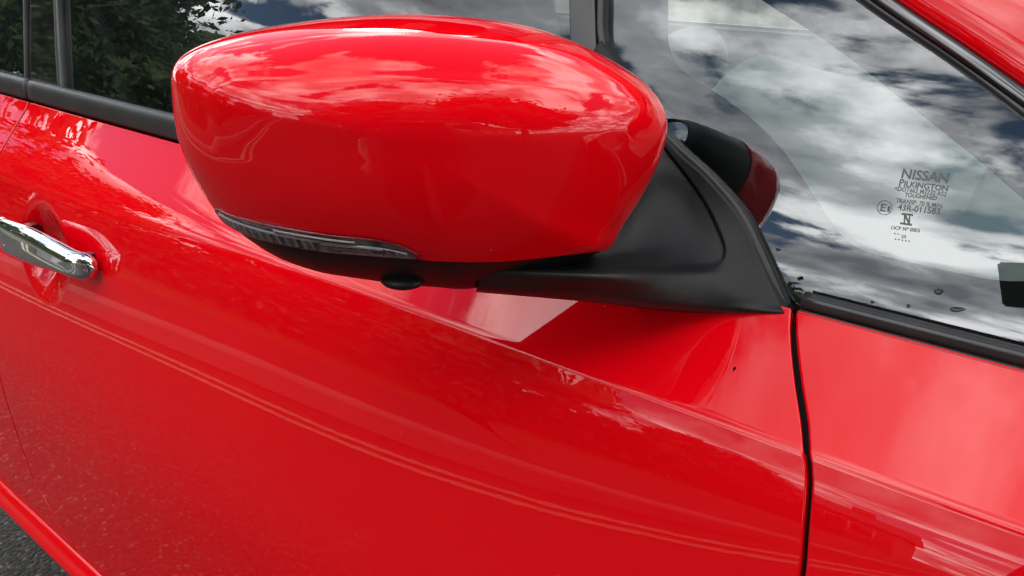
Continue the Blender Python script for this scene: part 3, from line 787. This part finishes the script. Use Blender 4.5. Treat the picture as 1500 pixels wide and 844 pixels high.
# roof, far pillars and screen
def roofrow(x):
    h = 1.455-.05*((x+1.15)/.9)**2
    return [(x, .155, h-.075), (x, .19, h-.045), (x, .28, h-.02), (x, .50, h-.004), (x, .78, h), (x, 1.06, h-.004), (x, 1.28, h-.02), (x, 1.37, h-.045), (x, 1.405, h-.075)]
loft('roof', [roofrow(x) for x in lin(-2.1, -.42, 14)], M['paint'], car)
for x0, x1 in ((-1.13, -1.04), (-2.0, -1.7)):
    loft('far_pillar', [[(x0, 1.535, .93), (x1, 1.535, .93)], [(x0-.02, 1.40, 1.40), (x1-.02, 1.40, 1.40)]], M['gloss_black'], car)
loft('far_pillar', [[(.42, 1.50, .93), (.52, 1.45, .93)], [(-.45, 1.38, 1.39), (-.38, 1.33, 1.39)]], M['gloss_black'], car)
loft('windscreen', [[(.50-.03*(y-.78)**2*4, y, .93) for y in lin(.10, 1.46, 9)], [(.02-.02*(y-.78)**2*4, y-(y-.78)*.1, 1.22) for y in lin(.10, 1.46, 9)], [(-.40-.01*(y-.78)**2*4, y-(y-.78)*.16, 1.395) for y in lin(.10, 1.46, 9)]], M['sideglass'], car)

# ------------------------------------------------------------------ what the paint and the glass mirror: trees, houses, rail, photographer
def tree(loc, h, r, n, seed, label, mat='leaf', lean=0.0, group='trees mirrored in the paint and glass', leaf=.13, core=.21):
    rs = np.random.RandomState(seed); t = empty('tree', loc, label=label, cat='tree', group=group); base = np.array(loc, float)
    V = []; F = []
    def limb(p0, p1, r0, r1, k=7, n=7):
        o = len(V); p0, p1 = np.array(p0), np.array(p1); d = unit(p1-p0); a = unit(np.cross(d, [.3, .9, .1])); b = np.cross(d, a)
        for i in range(n):
            s = i/(n-1); c = p0+(p1-p0)*s+rs.randn(3)*.03*h*.1*(0 < i < n-1)
            for j in range(k): q = 2*pi*j/k; V.append(c+(a*cos(q)+b*sin(q))*(r0+(r1-r0)*s))
        for i in range(n-1):
            for j in range(k): F.append((o+i*k+j, o+i*k+(j+1) % k, o+(i+1)*k+(j+1) % k, o+(i+1)*k+j))
    limb(base, base+[lean, 0, h*.75], .028*h, .008*h)
    tips = []
    for i in range(12):
        z = h*(.22+.5*i/12); a = rs.rand()*2*pi; L = r*(.6+.35*rs.rand()); e = base+[cos(a)*L+lean*z/h, sin(a)*L, z+L*.55]
        limb(base+[lean*z/h, 0, z], e, .011*h, .003*h); tips.append(e)
    meshobj('trunk', V, F, M['bark'], t)
    cl = list(tips)
    for i in range(34):
        d = unit(rs.randn(3)); rr = r*rs.rand()**.4; cl.append(base+np.array([d[0]*rr+lean, d[1]*rr, h*.60+d[2]*rr*h*.36/r]))
    LV = []; LF = []; ico = bmesh.new(); bmesh.ops.create_icosphere(ico, subdivisions=2, radius=1)
    iv = np.array([q.co for q in ico.verts]); fi = [[q.index for q in f_.verts] for f_ in ico.faces]; ico.free()
    for c in cl:
        k = len(LV); w = iv*(1+.25*rs.randn(len(iv), 1))*r*core; LV += list(c+w); LF += [tuple(k+q for q in f_) for f_ in fi]
    for i in range(n):
        c = cl[rs.randint(len(cl))]+rs.randn(3)*r*.17; u = unit(rs.randn(3)); w = unit(np.cross(u, rs.randn(3))); s = leaf*(.5+rs.rand())
        k = len(LV); LV += [c-u*s, c+w*s*.45, c+u*s, c-w*s*.45]; LF.append((k, k+1, k+2, k+3))
    meshobj('crown', LV, LF, M[mat], t, smooth=False)
tree((-12.5, -3.0, 0), 6.6, 1.75, 13000, 1, 'tall dark tree reflected in the front door window', leaf=.10, core=.11)
tree((-15.5, -2.2, 0), 5.6, 2.0, 11000, 2, 'dark tree reflected in the rear door window behind the pillar', leaf=.10, core=.12)
tree((-21, -8.6, 0), 8, 3.0, 9000, 3, 'broad tree farther back, reflected in the chrome door handle', 'leaf2')
tree((-17, -14, 0), 8.0, 3.2, 9000, 4, 'tree in the row reflected low in the door, nearest the tall tree')
tree((-10.5, -16, 0), 7.0, 3.0, 9000, 5, 'rounded tree reflected in the middle of the door panel', 'leaf2')
tree((-5.2, -17, 0), 5.0, 1.7, 9000, 6, 'smaller tree reflected at the foot of the quarter window')
tree((4.2, -5.2, 0), 6.8, 2.9, 9000, 8, 'dense tree beside the long low building, added to block low sky, reflected at the right end of the mirror cap')  # added out of view: keeps low sky light off the lower mirror cap
tree((6.6, -2.4, 0), 7.2, 3.0, 9000, 9, 'dense tree added ahead of the car to block low sky, reflected at the inner edge of the mirror cap')  # second added tree, closes off the low sky ahead to darken the cap
def hedge():
    t = empty('hedge', (-4, -4, 0), label='clipped dark hedge behind the pavement, reflected low in the door', cat='hedge'); rs = np.random.RandomState(11)
    LV = []; LF = []; SV = []; SF = []
    for i in range(26000):
        k = rs.randint(0, 225); s_ = rs.rand(); p = KERB[k]*(1-s_)+KERB[k+1]*s_+KN[k]*(2.2+rs.rand()*.9)
        c = np.array([p[0], p[1], .1+1.45*rs.rand()**.8]); u = unit(rs.randn(3)); w = unit(np.cross(u, rs.randn(3))); q = .075*(.5+rs.rand())
        m = len(LV); LV += [c-u*q, c+w*q*.5, c+u*q, c-w*q*.5]; LF.append((m, m+1, m+2, m+3))
    meshobj('leaves', LV, LF, M['leaf'], t, smooth=False)
    for i, (p, n) in enumerate(zip(KERB[:226], KN)):
        for d, z in ((2.45, .05), (2.45, 1.15), (2.85, 1.15), (2.85, .05)): q = p+n*d; SV.append((q[0], q[1], z))
        if i:
            for k in range(3): SF.append((4*i-4+k, 4*i+k, 4*i+k+1, 4*i-3+k))
    recalc(meshobj('twigs', SV, SF, M['bark'], t, smooth=False))
hedge()
def window(parent, x, z, y, w, h):
    f = box('window', (x-w/2, y-.02, z), (x+w/2, y+.05, z+h), M['white'], parent, 0)
    for sx in (-1, 1): box('pane', (x+sx*w/4-w*.21, y+.045, z+.06), (x+sx*w/4+w*.21, y+.06, z+h-.06), M['win'], f, 0)
def building(x0, x1, y, d, h, roof, mat, label, nwin, pitched=True):
    b = empty('building', ((x0+x1)/2, y, 0), label=label, cat='building', group='buildings mirrored in the paint')
    box('wall', (x0, y-d, 0), (x1, y, h), M[mat], b, 0)
    if pitched:
        V = [(x0-.3, y+.4, h-.05), (x1+.3, y+.4, h-.05), (x1+.3, y-d-.4, h-.05), (x0-.3, y-d-.4, h-.05), (x0-.3, y-d/2, h+roof), (x1+.3, y-d/2, h+roof)]
        r = meshobj('roof', V, [(0, 1, 5, 4), (2, 3, 4, 5), (0, 4, 3), (1, 2, 5), (3, 2, 1, 0)], M['roof'], b, smooth=False)
        cx = x0+(x1-x0)*.8; box('chimney', (cx-.35, y-d/2-.35, h+roof*.6), (cx+.35, y-d/2+.35, h+roof+1.0), M['brick'], r, .02)
    else:
        box('roof', (x0-.35, y-d-.3, h), (x1+.35, y+.45, h+.35), M['roof'], b, .02)
    for i in range(nwin):
        x = x0+(x1-x0)*(i+.5)/nwin
        for z in ((.9, 3.4) if h > 4.6 else (1.0,)): window(b, x, z, y, 1.4, 1.25)
building(2.2, 22, -9, 8, 3.9, .4, 'brick', 'long low flat-roofed building reflected in the mirror cap', 7, False)
building(-9, -1.8, -24, 8, 3.0, 1.8, 'brick', 'brick house with a slate roof reflected beside the photographer', 3)
building(-36, -24, -26, 8, 5.2, 2.6, 'brick', 'brick house reflected far back behind the row of trees', 4)
# handrail by the tall tree
def tube(name, pts, r, mat, parent, n=8):
    prof = [(r*cos(2*pi*i/n), r*sin(2*pi*i/n)) for i in range(n)]
    return recalc(sweep(name, pts, prof, mat, parent, (0.1, .2, 1) if abs(unit(np.array(pts[-1])-np.array(pts[0]))[2]) < .8 else (1, 0, 0)))
hr = empty('handrail', (-7.5, -3.0, 0), label='pale steel handrail reflected below the tree in the door window', cat='handrail')
for z in (.55, 1.05): tube('rail', [np.array([x, -3.0+(x+7.5)*.12, z]) for x in lin(-13, -7.5, 10)], .028, M['galv'], hr)
for x in lin(-13, -7.5, 5): tube('post', [np.array([x, -3.0+(x+7.5)*.12, z]) for z in (0, .5, 1.06)], .028, M['galv'], hr)
# ribbed wall on the far side, seen through the cabin
def cladding():
    t = empty('ribbed_wall', (-2, 6, 0), label='pale vertically ribbed wall seen through the quarter window and cabin', cat='wall')
    V = []; F = []; x = -9.0; i = 0
    while x < 4:
        for dx, dy in ((0, 0), (.05, -.04), (.10, -.04), (.15, 0)):
            V += [(x+dx, 6+dy, 0), (x+dx, 6+dy, 2.6)]
        x += .2
    for k in range(len(V)//2-1): F.append((2*k, 2*k+2, 2*k+3, 2*k+1))
    meshobj('ribbed_sheet', V, F, M['cladding'], t, smooth=False); box('coping', (-9, 5.92, 2.6), (4, 6.12, 2.68), M['galv'], t, .01)
cladding()

# photographer
def photographer():
    c = CAM.copy(); f = unit(np.array([CF[0], CF[1], 0])); r = np.array([CR[0], CR[1], 0]); up = np.array([0, 0, 1.0])
    base = c-f*.43+r*.02; base[2] = 0
    L = lambda a, b, z: base+r*a+f*b+up*z
    t = empty('person', base, label='person in dark clothes holding up a phone, reflected in the mirror cap', cat='person')
    def skin(name, verts, edges, mat, parent, sub=2):
        me = bpy.data.meshes.new(name); me.from_pydata([tuple(v[0]) for v in verts], edges, []); o = bpy.data.objects.new(name, me); link(o, parent)
        me.materials.append(mat); m = o.modifiers.new('skin', 'SKIN'); m.use_smooth_shade = True
        for sv, v in zip(me.skin_vertices[0].data, verts): sv.radius = v[1] if isinstance(v[1], tuple) else (v[1], v[1])
        me.skin_vertices[0].data[0].use_root = True
        s = o.modifiers.new('sub', 'SUBSURF'); s.levels = sub; s.render_levels = sub; return o
    ph = c-CF*.012
    hl, hr_ = ph-r*.075-up*.015-f*.01, ph+r*.075-up*.015-f*.01
    v = [(L(0, 0, .95), (.15, .11)), (L(0, 0, 1.12), (.14, .10)), (L(0, .0, 1.30), (.17, .11)), (L(0, 0, 1.44), (.12, .085)), (L(0, .02, 1.53), .055), (L(0, .05, 1.63), (.085, .10)), (L(0, .05, 1.72), (.07, .085)),
         (L(-.17, 0, 1.41), .06), (L(-.24, .0, 1.13), .045), (L(-.25, .06, .88), .032), (L(.17, 0, 1.41), .06), (L(.20, .10, 1.14), .045), (hr_-f*.03, .03),
         (L(-.10, 0, .88), .095), (L(-.11, .02, .50), .065), (L(-.12, -.03, .09), .045), (L(-.13, .10, .045), .04), (L(.10, 0, .88), .095), (L(.11, .02, .50), .065), (L(.12, -.03, .09), .045), (L(.13, .10, .045), .04)]
    e = [(0, 1), (1, 2), (2, 3), (3, 4), (4, 5), (5, 6), (3, 7), (7, 8), (8, 9), (3, 10), (10, 11), (11, 12), (0, 13), (13, 14), (14, 15), (15, 16), (0, 17), (17, 18), (18, 19), (19, 20)]
    b = skin('body', v, e, M['cloth'], t)
    hd = L(0, .06, 1.655); bm = bmesh.new(); bmesh.ops.create_uvsphere(bm, u_segments=24, v_segments=16, radius=1)
    for q in bm.verts:
        a = np.array(q.co); w = .078*(1-.18*max(0, -a[2])); q.co = Vector(hd+r*a[0]*w+f*(a[1]*.098+.012*math.exp(-(a[0]/.2)**2-((a[2]+.1)/.2)**2)*(a[1] > 0))+up*a[2]*.118)
    for q in bm.faces: q.smooth = True
    me = bpy.data.meshes.new('face'); bm.to_mesh(me); bm.free(); me.materials.append(M['skin']); link(bpy.data.objects.new('face', me), t)
    bm = bmesh.new(); bmesh.ops.create_uvsphere(bm, u_segments=24, v_segments=16, radius=1)
    for q in bm.verts:
        a = np.array(q.co); q.co = Vector(hd+up*(.03+a[2]*.105)+r*a[0]*.088+f*(a[1]*.105-.028))
    for q in bm.faces: q.smooth = True
    me = bpy.data.meshes.new('hair'); bm.to_mesh(me); bm.free(); me.materials.append(M['hair']); link(bpy.data.objects.new('hair', me), t)
    for s, hp in ((-1, L(-.25, .09, .80)), (1, hr_)):
        hand = skin('hand', [(hp-f*.03, .024), (hp-f*.005, (.026, .02)), (hp+f*.012, .02)], [(0, 1), (1, 2)], M['skin'], t, 1)
        for k in range(4):
            z = .022-.016*k; skin('finger', [(hp+up*z-r*s*.0, .009), (hp+up*z+f*.010-r*s*.012, .008), (hp+up*z+f*.004-r*s*.03, .007)], [(0, 1), (1, 2)], M['skin'], hand, 1)
        skin('thumb', [(hp+up*.01-f*.01, .010), (hp+up*.03-f*.018-r*s*.015, .009), (hp+up*.036-f*.02-r*s*.035, .008)], [(0, 1), (1, 2)], M['skin'], hand, 1)
    pm = box('phone', (-.078, -.038, -.004), (.078, .038, .004), M['phone'], None, .003, 2, label='black phone held level in the photographer\'s hands', cat='phone')
    pm.location = ph; pm.rotation_euler = cam.rotation_euler
photographer()
